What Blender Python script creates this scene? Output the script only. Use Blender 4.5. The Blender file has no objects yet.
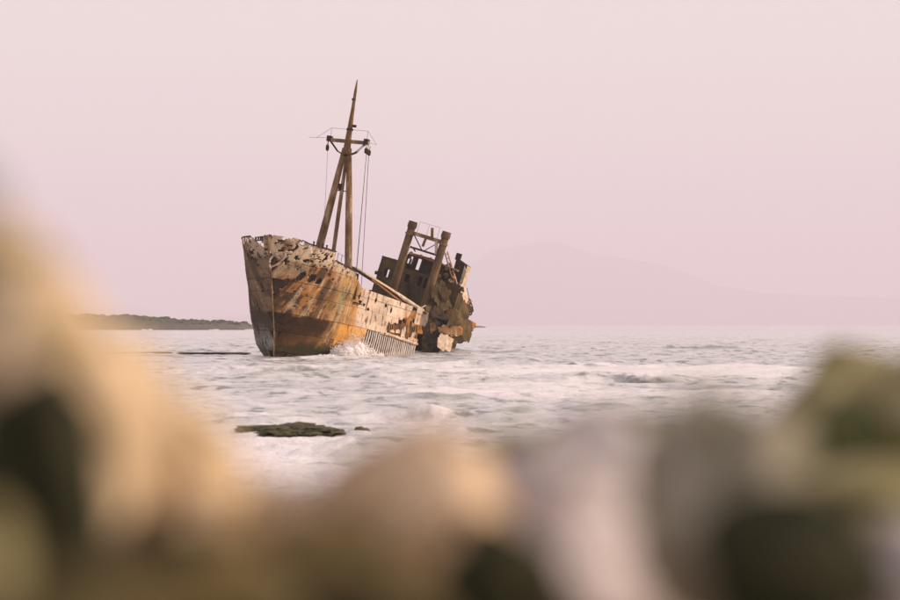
import bpy, math, random
import numpy as np
from mathutils import Vector, Matrix

# ------------------------------------------------------------------ camera, sky, sun, exposure
scene = bpy.context.scene
COL = scene.collection
F, EYE = 2850.0, 2.4                      # focal length in photo pixels (900 wide), eye height over the sea

cam_data = bpy.data.cameras.new('camera')
cam = bpy.data.objects.new('camera', cam_data)
COL.objects.link(cam)
cam.location = (0, 0, EYE)
cam.rotation_euler = (math.radians(90), 0, 0)
cam_data.sensor_width = 36
cam_data.lens = F * 36 / 900
cam_data.shift_y = 25 / 900
cam_data.clip_start = 0.05
cam_data.clip_end = 60000
cam_data.dof.use_dof = True
cam_data.dof.focus_distance = 225
cam_data.dof.aperture_fstop = 2.6
scene.camera = cam

SUN_EL, SUN_AZ = math.radians(24), math.radians(91)      # azimuth clockwise from +Y (view direction)
SUN_DIR = Vector((math.sin(SUN_AZ) * math.cos(SUN_EL), math.cos(SUN_AZ) * math.cos(SUN_EL), math.sin(SUN_EL)))
world = bpy.data.worlds.new('World')
scene.world = world
world.use_nodes = True
wt = world.node_tree
bg = wt.nodes['Background']
sky = wt.nodes.new('ShaderNodeTexSky')
sky.sky_type = 'NISHITA'
sky.sun_disc = False
sky.sun_elevation = SUN_EL
sky.sun_rotation = SUN_AZ
sky.dust_density = 6
sky.air_density = 1.0
mixw = wt.nodes.new('ShaderNodeMix')
mixw.data_type = 'RGBA'
mixw.inputs[0].default_value = 0.90       # thin high overcast veil, pale pink
wt.links.new(sky.outputs[0], mixw.inputs[6])
mixw.inputs[7].default_value = (8.05, 7.35, 7.05, 1)
wt.links.new(mixw.outputs[2], bg.inputs[0])
bg.inputs[1].default_value = 0.1

sun_data = bpy.data.lights.new('sun', 'SUN')
sun_data.energy = 4.6
sun_data.angle = math.radians(1.5)
sun_data.color = (1.0, 0.80, 0.58)
sun = bpy.data.objects.new('sun', sun_data)
COL.objects.link(sun)
sun.rotation_euler = SUN_DIR.to_track_quat('Z', 'Y').to_euler()
sun.location = (60, 20, 40)

scene.view_settings.view_transform = 'Standard'
scene.view_settings.look = 'None'
scene.view_settings.exposure = 0.3
scene.view_settings.gamma = 1
scene.view_settings.use_curve_mapping = False
scene.cycles.use_denoising = True
scene.cycles.volume_bounces = 2
scene.cycles.max_bounces = 8
scene.cycles.sample_clamp_indirect = 6

# ------------------------------------------------------------------ helpers
rng = np.random.default_rng(7)
random.seed(7)


def at(px, py, Y):
    """point at depth Y metres seen at photo pixel px, py"""
    return Vector(((px - 450) * Y / F, Y, EYE + (325 - py) * Y / F))


def sea_at(px, py):
    Y = EYE * F / (py - 325)
    return (px - 450) * Y / F, Y


def _h(ix, iy, iz, seed):
    n = (ix * 374761393 + iy * 668265263 + iz * 2147483647 + seed * 974634533) & 0xFFFFFFFF
    n = ((n ^ (n >> 13)) * 1274126177) & 0xFFFFFFFF
    n = n ^ (n >> 16)
    return (n & 0xFFFFFF) / float(0xFFFFFF)


def vnoise(x, y, z=0.0, seed=0):
    x, y, z = np.broadcast_arrays(np.asarray(x, float), np.asarray(y, float), np.asarray(z, float))
    xi, yi, zi = np.floor(x).astype(np.int64), np.floor(y).astype(np.int64), np.floor(z).astype(np.int64)
    fx, fy, fz = x - xi, y - yi, z - zi
    fx, fy, fz = fx * fx * (3 - 2 * fx), fy * fy * (3 - 2 * fy), fz * fz * (3 - 2 * fz)
    r = 0
    for a in (0, 1):
        for b in (0, 1):
            for c in (0, 1):
                w = (fx if a else 1 - fx) * (fy if b else 1 - fy) * (fz if c else 1 - fz)
                r = r + w * _h(xi + a, yi + b, zi + c, seed)
    return r


def fbm(x, y, z=0.0, seed=0, octv=4, gain=0.5):
    r, a, t, f = 0, 1.0, 0.0, 1.0
    for o in range(octv):
        r = r + a * vnoise(np.asarray(x) * f, np.asarray(y) * f, np.asarray(z) * f, seed + o * 17)
        t += a
        a *= gain
        f *= 2.03
    return r / t


def sstep(a, b, x):
    t = np.clip((np.asarray(x, float) - a) / (b - a), 0, 1)
    return t * t * (3 - 2 * t)


def lerp3(c0, c1, w):
    w = np.asarray(w)[..., None]
    return c0 * (1 - w) + np.asarray(c1) * w


def mk(name, verts, faces, mat, parent=None, smooth=False, col=None, extra=None):
    me = bpy.data.meshes.new(name)
    me.from_pydata([tuple(map(float, v)) for v in verts], [], [tuple(map(int, f)) for f in faces])
    if smooth:
        me.polygons.foreach_set('use_smooth', [True] * len(me.polygons))
    if col is not None:
        a = me.color_attributes.new('col', 'FLOAT_COLOR', 'POINT')
        c = np.ones((len(verts), 4), np.float32)
        c[:, :3] = col
        a.data.foreach_set('color', c.ravel())
    for k, v in (extra or {}).items():
        a = me.attributes.new(k, 'FLOAT', 'POINT')
        a.data.foreach_set('value', np.asarray(v, np.float32))
    if mat:
        me.materials.append(mat)
    me.update()
    o = bpy.data.objects.new(name, me)
    COL.objects.link(o)
    if parent is not None:
        o.parent = parent
    return o


def tag(o, label=None, cat=None, group=None, kind=None):
    if label:
        o['label'] = label
    if cat:
        o['category'] = cat
    if group:
        o['group'] = group
    if kind:
        o['kind'] = kind
    return o


def empty(name, M):
    o = bpy.data.objects.new(name, None)
    COL.objects.link(o)
    o.matrix_world = M
    return o


class MB:
    """collects verts and faces of one mesh"""

    def __init__(self):
        self.v, self.f = [], []

    def add(self, v, f):
        n = len(self.v)
        self.v += [tuple(p) for p in v]
        self.f += [tuple(i + n for i in q) for q in f]
        return self

    def tube(self, pts, rad, n=8, wob=0.0, seed=0):
        pts = [Vector(p) for p in pts]
        if not hasattr(rad, '__len__'):
            rad = [rad] * len(pts)
        rr = random.Random(seed)
        vs, fs = [], []
        for i, p in enumerate(pts):
            d = (pts[min(i + 1, len(pts) - 1)] - pts[max(i - 1, 0)]).normalized()
            u = d.orthogonal().normalized() if abs(d.z) < 0.95 else Vector((1, 0, 0)).cross(d).normalized()
            w = d.cross(u)
            for k in range(n):
                a = 2 * math.pi * k / n
                r = rad[i] * (1 + wob * (rr.random() - .5))
                vs.append(p + u * (r * math.cos(a)) + w * (r * math.sin(a)))
        for i in range(len(pts) - 1):
            for k in range(n):
                fs.append((i * n + k, i * n + (k + 1) % n, (i + 1) * n + (k + 1) % n, (i + 1) * n + k))
        fs.append(tuple(range(n - 1, -1, -1)))
        fs.append(tuple((len(pts) - 1) * n + k for k in range(n)))
        return self.add(vs, fs)

    def box(self, c, size, R=None):
        c = Vector(c)
        vs = []
        for z in (-.5, .5):
            for x, y in ((-.5, -.5), (.5, -.5), (.5, .5), (-.5, .5)):
                q = Vector((x * size[0], y * size[1], z * size[2]))
                vs.append(c + (R @ q if R else q))
        return self.add(vs, [(3, 2, 1, 0), (4, 5, 6, 7), (0, 1, 5, 4), (1, 2, 6, 5), (2, 3, 7, 6), (3, 0, 4, 7)])

    def slab(self, poly, thick):
        """thick plate from a polygon of 3D points, flat-ish"""
        P = [Vector(p) for p in poly]
        c = sum(P, Vector()) / len(P)
        nrm = Vector()
        for i in range(len(P)):
            nrm += (P[i] - c).cross(P[(i + 1) % len(P)] - c)
        nrm.normalize()
        m = len(P)
        vs = [p + nrm * thick / 2 for p in P] + [p - nrm * thick / 2 for p in P]
        fs = [tuple(range(m)), tuple(range(2 * m - 1, m - 1, -1))]
        fs += [(i + m, (i + 1) % m + m, (i + 1) % m, i) for i in range(m)]
        return self.add(vs, fs)

    def build(self, name, mat, parent=None, smooth=False):
        return mk(name, self.v, self.f, mat, parent, smooth)


# ---- node helper
class NT:
    def __init__(self, name):
        self.m = bpy.data.materials.new(name)
        self.m.use_nodes = True
        self.t = self.m.node_tree
        self.b = self.t.nodes['Principled BSDF']
        self.o = self.t.nodes['Material Output']
        self.tc = self.t.nodes.new('ShaderNodeTexCoord')

    def link(self, a, b):
        self.t.links.new(a, b)

    def noise(self, scale, detail=4, rough=0.55, vec=None, stretch=None):
        n = self.t.nodes.new('ShaderNodeTexNoise')
        n.inputs['Scale'].default_value = scale
        n.inputs['Detail'].default_value = detail
        n.inputs['Roughness'].default_value = rough
        v = vec or self.tc.outputs['Object']
        if stretch:
            mp = self.t.nodes.new('ShaderNodeMapping')
            mp.inputs['Scale'].default_value = stretch
            self.link(v, mp.inputs[0])
            v = mp.outputs[0]
        self.link(v, n.inputs['Vector'])
        return n.outputs[0]

    def ramp(self, fac, stops):
        r = self.t.nodes.new('ShaderNodeValToRGB')
        e = r.color_ramp.elements
        while len(e) < len(stops):
            e.new(0.5)
        for i, (p, c) in enumerate(stops):
            e[i].position = p
            e[i].color = (c, c, c, 1) if not hasattr(c, '__len__') else (*c, 1)
        self.link(fac, r.inputs[0])
        return r.outputs[0]

    def mix(self, a, b, fac, blend='MIX'):
        n = self.t.nodes.new('ShaderNodeMix')
        n.data_type = 'RGBA'
        n.blend_type = blend
        for i, v in ((0, fac), (6, a), (7, b)):
            if isinstance(v, (int, float)):
                n.inputs[i].default_value = v
            elif isinstance(v, (tuple, list)):
                n.inputs[i].default_value = (*v[:3], 1)
            else:
                self.link(v, n.inputs[i])
        return n.outputs[2]

    def math(self, op, a, b=None):
        n = self.t.nodes.new('ShaderNodeMath')
        n.operation = op
        for i, v in enumerate((a, b)):
            if v is None:
                continue
            if isinstance(v, (int, float)):
                n.inputs[i].default_value = v
            else:
                self.link(v, n.inputs[i])
        return n.outputs[0]

    def attr(self, name, out='Color'):
        n = self.t.nodes.new('ShaderNodeAttribute')
        n.attribute_name = name
        return n.outputs[out]

    def bump(self, h, strength, dist):
        n = self.t.nodes.new('ShaderNodeBump')
        n.inputs['Strength'].default_value = strength
        n.inputs['Distance'].default_value = dist
        self.link(h, n.inputs['Height'])
        self.link(n.outputs[0], self.b.inputs['Normal'])
        return n

    def set(self, rough=None, color=None, spec=None):
        if color is not None:
            if isinstance(color, (tuple, list)):
                self.b.inputs['Base Color'].default_value = (*color, 1)
            else:
                self.link(color, self.b.inputs['Base Color'])
        if rough is not None:
            if isinstance(rough, (int, float)):
                self.b.inputs['Roughness'].default_value = rough
            else:
                self.link(rough, self.b.inputs['Roughness'])
        if spec is not None:
            self.b.inputs['Specular IOR Level'].default_value = spec
        return self.m


def mat_plate():
    """plating: colour of paint and rust from the mesh, broken up by grain, blisters and runs"""
    n = NT('rusted_plating')
    base = n.attr('col')
    lum = n.t.nodes.new('ShaderNodeRGBToBW')
    n.link(base, lum.inputs[0])
    g = n.noise(3.2, 8, 0.68)
    c = n.mix(base, (0.085, 0.042, 0.018), n.ramp(g, [(0.56, 0.0), (0.72, 0.75)]))
    run = n.noise(1.0, 5, 0.6, stretch=(5.5, 5.5, 0.35))
    c = n.mix(c, (0.30, 0.14, 0.045), n.math('MULTIPLY', n.ramp(run, [(0.55, 0.0), (0.75, 0.6)]), n.ramp(lum.outputs[0], [(0.05, 0.15), (0.14, 1.0)])))
    blot = n.noise(1.5, 8, 0.72, stretch=(1, 1, 0.55))
    c = n.mix(c, (0.055, 0.034, 0.018), n.ramp(blot, [(0.565, 0.0), (0.62, 0.8)]))
    chip = n.noise(2.1, 8, 0.75, stretch=(1.3, 1.3, 0.5))
    cm = n.math('MULTIPLY', n.ramp(chip, [(0.60, 0.0), (0.63, 0.6)]), n.ramp(lum.outputs[0], [(0.07, 0.0), (0.16, 1.0)]))
    c = n.mix(c, n.mix(c, (0.52, 0.40, 0.32), 0.6), cm)
    fine = n.noise(14, 5, 0.7)
    c = n.mix(c, n.ramp(fine, [(0.3, 0.55), (0.7, 1.25)]), 0.6, 'MULTIPLY')
    n.bump(n.noise(6, 6, 0.7), 0.55, 0.05)
    return n.set(0.9, c, 0.08)


def mat_rust(name, a, b, c, scale=2.0, stretch=(1, 1, 1)):
    n = NT(name)
    x = n.noise(scale, 7, 0.65, stretch=stretch)
    col = n.ramp(x, [(0.34, a), (0.5, b), (0.68, c)])
    f = n.noise(scale * 7, 4, 0.7)
    col = n.mix(col, n.ramp(f, [(0.3, 0.5), (0.7, 1.2)]), 0.6, 'MULTIPLY')
    n.bump(f, 0.4, 0.03)
    return n.set(0.9, col, 0.08)


M_PLATE = mat_plate()
M_DARK = mat_rust('dark_rust', (0.025, 0.017, 0.010), (0.045, 0.03, 0.018), (0.075, 0.045, 0.025))
M_HOUSE = mat_rust('brown_house_steel', (0.040, 0.027, 0.012), (0.078, 0.053, 0.024), (0.125, 0.076, 0.032), 0.9)
M_POST = mat_rust('post_rust', (0.070, 0.042, 0.022), (0.115, 0.068, 0.032), (0.20, 0.12, 0.058), 1.0, (1, 1, .3))
M_PANELA = mat_rust('olive_brown_steel', (0.026, 0.017, 0.008), (0.050, 0.032, 0.014), (0.105, 0.056, 0.021), 1.1)
M_MAST = mat_rust('mast_rust', (0.10, 0.052, 0.024), (0.20, 0.11, 0.05), (0.42, 0.29, 0.19), 1.6, (1, 1, 0.35))
M_ORANGE = mat_rust('orange_rust', (0.17, 0.075, 0.025), (0.30, 0.135, 0.04), (0.42, 0.20, 0.07), 1.6)
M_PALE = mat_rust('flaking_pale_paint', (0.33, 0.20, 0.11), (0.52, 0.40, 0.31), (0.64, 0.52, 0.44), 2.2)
M_RIB = mat_rust('weathered_rib_steel', (0.34, 0.27, 0.21), (0.52, 0.46, 0.42), (0.60, 0.55, 0.51), 1.5)
M_RED = mat_rust('red_lead_paint', (0.16, 0.065, 0.035), (0.22, 0.08, 0.045), (0.30, 0.12, 0.08), 2)
M_DOOR = mat_rust('door_rust', (0.085, 0.04, 0.022), (0.11, 0.05, 0.026), (0.14, 0.065, 0.035), 2)
M_WIRE = mat_rust('wire', (0.05, 0.035, 0.03), (0.08, 0.06, 0.05), (0.11, 0.09, 0.08), 4)


def mat_col(name, grain=8, rough=0.9, amt=0.5, bump=0.3, dist=0.02):
    n = NT(name)
    c = n.mix(n.attr('col'), n.ramp(n.noise(grain, 6, 0.65), [(0.3, 0.5), (0.7, 1.3)]), amt, 'MULTIPLY')
    n.bump(n.noise(grain * 1.6, 6, 0.7), bump, dist)
    return n.set(rough, c, 0.2)


# ------------------------------------------------------------------ ground and sea
def ground_z(X, Y):
    z = np.interp(Y, [-300, -20, 0, 1.0, 2.6, 4.2, 7, 14, 24, 50, 120, 26000], [6, 3.2, 2.16, 2.12, 2.12, 2.02, 1.45, 0.55, -0.12, -1.2, -3, -3])
    near = np.exp(-np.maximum(Y, 0) / 18.0)
    z = z + near * (0.10 * (fbm(X * 2.2, Y * 2.2, 0, 3) - .5) + 0.25 * (fbm(X * .35, Y * .35, 0, 5) - .5) * (np.abs(X) > 1.6))
    bank = np.exp(-((Y - 2.3) / .9) ** 2) * sstep(.6, 1.7, np.abs(X))
    z = z + bank * .85 * np.abs(fbm(X * 3.1, Y * 3.1, 0, 31, 4) - .25)
    return z


def grid_mesh(name, xs2d, ys2d, zs2d, mat, **kw):
    r, c = xs2d.shape
    v = np.stack([xs2d.ravel(), ys2d.ravel(), zs2d.ravel()], 1)
    idx = np.arange(r * c).reshape(r, c)
    f = np.stack([idx[:-1, :-1].ravel(), idx[:-1, 1:].ravel(), idx[1:, 1:].ravel(), idx[1:, :-1].ravel()], 1)
    me = bpy.data.meshes.new(name)
    me.vertices.add(len(v))
    me.vertices.foreach_set('co', v.astype(np.float32).ravel())
    me.loops.add(f.size)
    me.loops.foreach_set('vertex_index', f.astype(np.int32).ravel())
    me.polygons.add(len(f))
    me.polygons.foreach_set('loop_start', np.arange(0, f.size, 4, dtype=np.int32))
    me.polygons.foreach_set('loop_total', np.full(len(f), 4, np.int32))
    me.polygons.foreach_set('use_smooth', np.ones(len(f), bool))
    if 'col' in kw:
        a = me.color_attributes.new('col', 'FLOAT_COLOR', 'POINT')
        cc = np.ones((len(v), 4), np.float32)
        cc[:, :3] = kw['col'].reshape(-1, 3)
        a.data.foreach_set('color', cc.ravel())
    for k, val in kw.get('extra', {}).items():
        a = me.attributes.new(k, 'FLOAT', 'POINT')
        a.data.foreach_set('value', val.astype(np.float32).ravel())
    me.materials.append(mat)
    me.update(calc_edges=True)
    me.validate()
    o = bpy.data.objects.new(name, me)
    COL.objects.link(o)
    return o


n = NT('shore_sand')
M_SAND = n.set(0.9, n.ramp(n.noise(9, 8, 0.7), [(0.3, (0.10, 0.075, 0.045)), (0.55, (0.22, 0.165, 0.105)), (0.75, (0.33, 0.26, 0.18))]), 0.3)
n.bump(n.noise(30, 6, 0.7), 0.6, 0.02)
gy = np.concatenate([np.linspace(-300, -10, 12), np.linspace(-8, 6, 120), np.linspace(6.2, 60, 90), np.geomspace(62, 26000, 32)])
gx = np.concatenate([-np.geomspace(15500, 6, 26), np.linspace(-5.7, 5.7, 300), np.geomspace(6, 15500, 26)])
GX, GY = np.meshgrid(gx, gy)
ground = grid_mesh('ground', GX, GY, ground_z(GX, GY), M_SAND)
tag(ground, 'sandy shore sloping down into the sea', kind='structure')

# sea: rows and columns finer where the picture needs them
sy = [14.0]
while sy[-1] < 25000:
    y_ = sy[-1]
    sy.append(y_ + float(np.interp(y_, [14, 40, 110, 300, 700, 2000, 25000], [.16, .22, .34, .62, 4.0, 30, 1400])))
sy = np.array(sy)
tx = np.concatenate([np.linspace(-0.6, -0.19, 40)[:-1], np.linspace(-0.19, 0.19, 560), np.linspace(0.19, 0.6, 40)[1:]])
TX, SY = np.meshgrid(tx, sy)
SX = TX * SY
dY = np.gradient(sy)[:, None] * np.ones_like(TX)
dX = SY * np.gradient(tx)[None, :]
gridres = np.maximum(dY, dX)
SZ = np.zeros_like(SX)
wr = np.random.default_rng(21)
WARP = [fbm(SX / q, SY / q, 0, 50 + int(q), 2) * 2 for q in (3.5, 7, 15)]
calm = sstep(24, 60, SY) * 0.75 + 0.25
for i in range(60):
    lam = 0.55 * (16 / 0.55) ** (i / 59.0)
    th = wr.normal(-math.pi / 2 + 0.10, 0.30 if lam > 1.2 else 0.5)
    ph = wr.uniform(0, 6.283)
    k = 2 * math.pi / lam
    amp = 0.0105 * lam ** 0.32
    w = 1 - sstep(lam * 0.22, lam * 0.5, gridres)
    arg = k * (SX * math.cos(th) + SY * math.sin(th)) + ph + WARP[i % 3] * (2.2 + i % 2)
    s = np.sin(arg)
    SZ += amp * w * (s + 0.35 * (2 * ((s + 1) / 2) ** 3 - 1))
SZ *= calm * (0.55 + 0.9 * fbm(SX / 14, SY / 26, 0, 77, 2))

foam = np.zeros_like(SX)
clear = np.zeros_like(SX)
# breakers: photo left px, right px, row, height m, foam strength, front width, back width
BRK = [(560, 690, 382, 0.42, 0.75, 0.7, 3.5), (690, 800, 387, 0.34, 0.35, 0.6, 3.0), (455, 545, 412, 0.24, 0.4, 0.6, 2.0),
       (352, 455, 419, 0.17, 1.1, 0.6, 2.6), (130, 300, 413, 0.14, 0.5, 0.5, 1.5), (395, 520, 399, 0.22, 0.35, 0.6, 2.2),
       (140, 330, 388, 0.18, 0.35, 0.6, 2.0), (560, 640, 408, 0.2, 0.3, 0.6, 2), (240, 330, 372, 0.25, 0.5, 0.8, 2.5),
       (280, 420, 359, 0.16, 0.8, 1.2, 3.0), (430, 560, 352.5, 0.3, 0.35, 1.5, 4), (600, 760, 349, 0.35, 0.2, 1.5, 5),
       (110, 232, 353.5, 0.2, 0.1, 1.0, 3.0), (480, 620, 366, 0.22, 0.5, 0.8, 3), (300, 360, 445, 0.12, 0.8, 0.4, 1.2), (-200, 120, 400, 0.3, .6, .6, 2.5), (820, 1150, 395, 0.35, .6, .6, 3)]
for j, (a, b, r, Hh, fo, wf, wb) in enumerate(BRK):
    xa, yc = sea_at(a, r)
    xb, _ = sea_at(b, r)
    along = (SX - xa) / (xb - xa)
    env = sstep(-0.12, 0.22, along) * (1 - sstep(0.75, 1.12, along)) * (0.55 + 0.75 * fbm(SX * 0.9, 0 * SX + j, 0, 90 + j, 3))
    cy = yc + (fbm(SX * 0.35, 0 * SX + j * 7, 0, 300 + j, 3) - 0.5) * (1.4 + 0.03 * yc) + (along - .5) * (j % 3 - 1) * 2.5
    d = SY - cy
    prof = np.where(d < 0, np.exp(-(d / wf) ** 2), np.exp(-(d / wb) ** 2))
    SZ += 0.9 * Hh * env * prof * (0.85 + 0.3 * fbm(SX * 3, SY * 3, 0, 120 + j, 2))
    clear = np.maximum(clear, np.exp(-((d + .55 * wf) / (.75 * wf)) ** 2) * env * min(.85, Hh * 3))  # breaker fronts: greenish water, their shaded face darkened in the colour
    crest = np.exp(-((d - 0.25 * wb) / (0.7 * wb)) ** 2) * env
    trail = np.exp(-((d + 4.2 * wf) / (2.6 * wf)) ** 2) * env * 0.5
    foam = np.maximum(foam, fo * np.maximum(crest, trail) * 1.25)
# drifting foam sheets of the surf zone: photo px centre, row, half width px, half height px, strength
FSH = [(610, 371, 200, 6, 1.25), (520, 390, 130, 8, 1.0), (400, 366, 120, 4, .6), (680, 392, 120, 4, .8), (230, 455, 150, 22, .95), (300, 472, 100, 18, .95), (400, 425, 70, 12, .6), (300, 440, 70, 5, .9), (285, 423, 70, 3, .6),
       (250, 400, 160, 20, .3), (330, 356, 60, 4, .8), (430, 378, 160, 8, .4), (180, 372, 110, 9, .4), (700, 400, 140, 12, .5), (600, 420, 120, 12, .5), (840, 380, 120, 14, .45)]
PXm = 450 + F * TX
PYm = 325 + EYE * F / SY
for j, (cx, cr, hw, hh, fs) in enumerate(FSH):
    fxw, fyw = sea_at(cx, cr)
    r_ = ((SX - fxw) / (hw * fyw / F)) ** 2 + ((SY - fyw) / (hh * fyw * fyw / (EYE * F))) ** 2
    foam = np.maximum(foam, fs * np.exp(-r_))
nz = fbm(SX * 0.55 + 3, SY * 0.22, 0, 41, 5, 0.6)
nf = fbm(SX * 2.6, SY * 0.9, 0, 43, 4, 0.6)
foam = np.clip(foam * (1 - .8 * clear) * 1.25 + (nz - 0.5) * 1.1 * sstep(0.05, .35, foam) + (nf - .5) * .7 * sstep(.05, .4, foam), 0, 1)

n = NT('sea_water')
fo = n.attr('foam', 'Fac')
pos = n.t.nodes.new('ShaderNodeNewGeometry').outputs['Position']
brk = n.noise(3.0, 5, 0.65, vec=pos, stretch=(0.6, 0.5, 1))
lace = n.noise(1.0, 4, 0.6, vec=pos, stretch=(0.6, 0.5, 1))
bb = n.math('ADD', n.math('MULTIPLY', n.math('SUBTRACT', brk, 0.5), 1.2), n.math('MULTIPLY', n.math('SUBTRACT', lace, 0.5), 0.6))
fm = n.ramp(n.math('ADD', n.math('MULTIPLY', fo, 0.8), bb), [(0.26, 0.0), (0.70, 0.9)])
# water colour carries sky sheen as pale tone, wave-face shade as dark streaks
ripple_tone = n.noise(2.0, 4, 0.62, vec=pos, stretch=(0.5, 0.62, 1))
wc = n.mix(n.ramp(ripple_tone, [(0.37, (0.15, 0.15, 0.155)), (0.46, (0.42, 0.40, 0.43)), (0.64, (0.56, 0.525, 0.565))]), (0.115, 0.12, 0.10), n.attr('clear', 'Fac'))
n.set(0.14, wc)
n.b.inputs['IOR'].default_value = 1.33
h1 = n.noise(2.6, 5, 0.65, vec=pos, stretch=(0.8, 1.2, 1))
h2 = n.noise(0.22, 5, 0.62, vec=pos, stretch=(1.0, 0.8, 1))
n.bump(n.math('ADD', n.math('MULTIPLY', h1, 0.11), n.math('MULTIPLY', h2, 0.3)), 0.5, 1.0)
fb = n.t.nodes.new('ShaderNodeBsdfPrincipled')
fb.inputs['Base Color'].default_value = (0.66, 0.61, 0.66, 1)
fb.inputs['Roughness'].default_value = 0.75
fbu = n.t.nodes.new('ShaderNodeBump')
fbu.inputs['Strength'].default_value = 0.6
fbu.inputs['Distance'].default_value = 0.12
n.link(n.noise(3.5, 6, 0.7, vec=pos), fbu.inputs['Height'])
n.link(fbu.outputs[0], fb.inputs['Normal'])
ms = n.t.nodes.new('ShaderNodeMixShader')
n.link(fm, ms.inputs[0])
n.link(n.b.outputs[0], ms.inputs[1])
n.link(fb.outputs[0], ms.inputs[2])
n.link(ms.outputs[0], n.o.inputs['Surface'])
M_SEA = n.m
SZ += 0.03 * foam * (nf - 0.3)
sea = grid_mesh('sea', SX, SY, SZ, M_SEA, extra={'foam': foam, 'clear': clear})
tag(sea, 'pale choppy sea with surf rolling towards the shore', kind='structure')

# ------------------------------------------------------------------ far mountain and headland
n = NT('mountain_slope')
M_MTN = n.set(0.95, n.ramp(n.noise(0.0015, 6, 0.6), [(0.35, (0.06, 0.065, 0.045)), (0.65, (0.14, 0.12, 0.09))]), 0.1)
MD = 25000.0
rp = [(150, 322), (300, 310), (360, 296), (410, 278), (440, 268), (470, 261), (497, 248), (520, 243), (545, 240), (562, 243), (575, 247), (600, 254), (625, 257), (652, 261), (680, 270), (705, 280), (730, 287), (765, 292), (830, 296), (900, 297), (980, 302), (1100, 315), (1200, 324)]
mx = np.linspace(150, 1200, 300)
ridge = (325 - np.interp(mx, [p[0] for p in rp], [p[1] for p in rp])) * MD / F + EYE
ridge = ridge * (1 + 0.05 * (fbm(mx / 14, mx * 0, 0, 8, 4) - .5))
mz = np.linspace(-1, 1, 60)
Xm = np.tile((mx - 450) * MD / F, (60, 1))
Ym = MD + mz[:, None] * 1200 + 0 * Xm
prof = (1 - np.abs(mz)) ** 0.8
Zm = ridge[None, :] * prof[:, None] * (1 + 0.35 * (fbm(Xm / 480, Ym / 480, 0, 12, 5) - .5) * np.abs(mz)[:, None]) - 3
mtn = grid_mesh('mountain', Xm, Ym, Zm, M_MTN)
tag(mtn, 'long hazy mountain ridge across the bay', kind='structure')

M_HEAD = mat_col('headland_scrub', 0.35, 0.95, 0.6, 0.6, 0.6)
HD = 1430.0
hx = np.linspace(-260, 256, 520)
hp = [(-260, 309), (-100, 312), (40, 314), (110, 316), (125, 315.5), (150, 317), (165, 318.5), (200, 321), (225, 322), (245, 323), (252, 327), (256, 330)]
top = (325 - np.interp(hx, [p[0] for p in hp], [p[1] for p in hp])) * HD / F + EYE
hv = np.linspace(-1, 1, 70)
Xh = np.tile((hx - 450) * HD / F, (70, 1))
Yh = HD + 10 + hv[:, None] * 60 + 6 * (fbm(Xh / 11, Xh * 0, 0, 6, 3) - .5)
pr = np.clip(1 - np.abs(hv) ** 2.6, 0, 1) ** 0.6
Zh = top[None, :] * pr[:, None] * (0.86 + 0.32 * fbm(Xh / 4.5, Yh / 6, 0, 14, 4)) + 0.9 * (fbm(Xh / 1.6, Yh / 3, 0, 15, 3) - .45) * pr[:, None] - 0.35
rockw = 1 - sstep(1.6, 3.6, Zh + 3 * (fbm(Xh / 3, Yh / 5, 0, 19, 3) - .5))
hc = lerp3(np.array([0.040, 0.052, 0.018]) * np.ones(Xh.shape + (3,)), (0.085, 0.068, 0.045), rockw)
hc = lerp3(hc, (0.028, 0.036, 0.016), sstep(.5, .62, fbm(Xh / 2.2, Yh / 3, 0, 23, 3)) * (1 - rockw))
head = grid_mesh('headland', Xh, Yh, Zh, M_HEAD, col=hc)
tag(head, 'low rocky headland covered in green scrub', kind='structure')


def blob(center, rad, seed, sub=2, amp=0.35, freq=1.3):
    """lumpy closed surface: verts and faces"""
    import bmesh
    bm = bmesh.new()
    bmesh.ops.create_icosphere(bm, subdivisions=sub, radius=1)
    v = np.array([p.co[:] for p in bm.verts])
    f = [tuple(q.index for q in p.verts) for p in bm.faces]
    bm.free()
    d = 1 + amp * (fbm(v[:, 0] * freq + seed * 3.1, v[:, 1] * freq + seed, v[:, 2] * freq, seed, 4) - .5) * 2
    return v * d[:, None] * np.array(rad) + np.array(center), f


mb = MB()
for i in range(340):
    q = random.uniform(-240, 250)
    t = random.uniform(-.75, 0.1)
    j, k = int(np.argmin(abs(hx - q))), int(np.argmin(abs(hv - t)))
    if Zh[k, j] < 1.8:
        continue
    r = random.uniform(.5, 1.5)
    mb.add(*blob((Xh[k, j], Yh[k, j], Zh[k, j] + r * .15), (r * 1.5, r * 1.3, r * .62), i, 1, .5))
n = NT('scrub_leaves')
M_SCRUB = n.set(0.9, n.ramp(n.noise(0.6, 5, 0.6), [(0.35, (0.022, 0.032, 0.010)), (0.65, (0.060, 0.072, 0.024))]), 0.1)
o = mb.build('scrub', M_SCRUB)
tag(o, 'green scrub bushes covering the low headland', 'scrub', kind='stuff')

n = NT('surf_foam')
M_FOAM = n.set(0.7, (0.70, 0.66, 0.68), 0.3)
mb = MB()
for px, w in ((147, 7), (214, 7), (249, 5)):
    for k in range(7):
        p = at(px + random.uniform(-w, w) * .6, 329.3, 1366)
        mb.add(*blob((p.x, p.y + random.uniform(-4, 4), 0.1), (random.uniform(.5, 1.6), .8, random.uniform(.15, .38)), k + px, 1, .6))
o = mb.build('surf_line', M_FOAM)
tag(o, 'white surf breaking along the foot of the headland', 'surf', kind='stuff')

# ------------------------------------------------------------------ the wreck: frames of reference
YAW, HEEL, TRIM = map(math.radians, (17, 6, 5.2))


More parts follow.
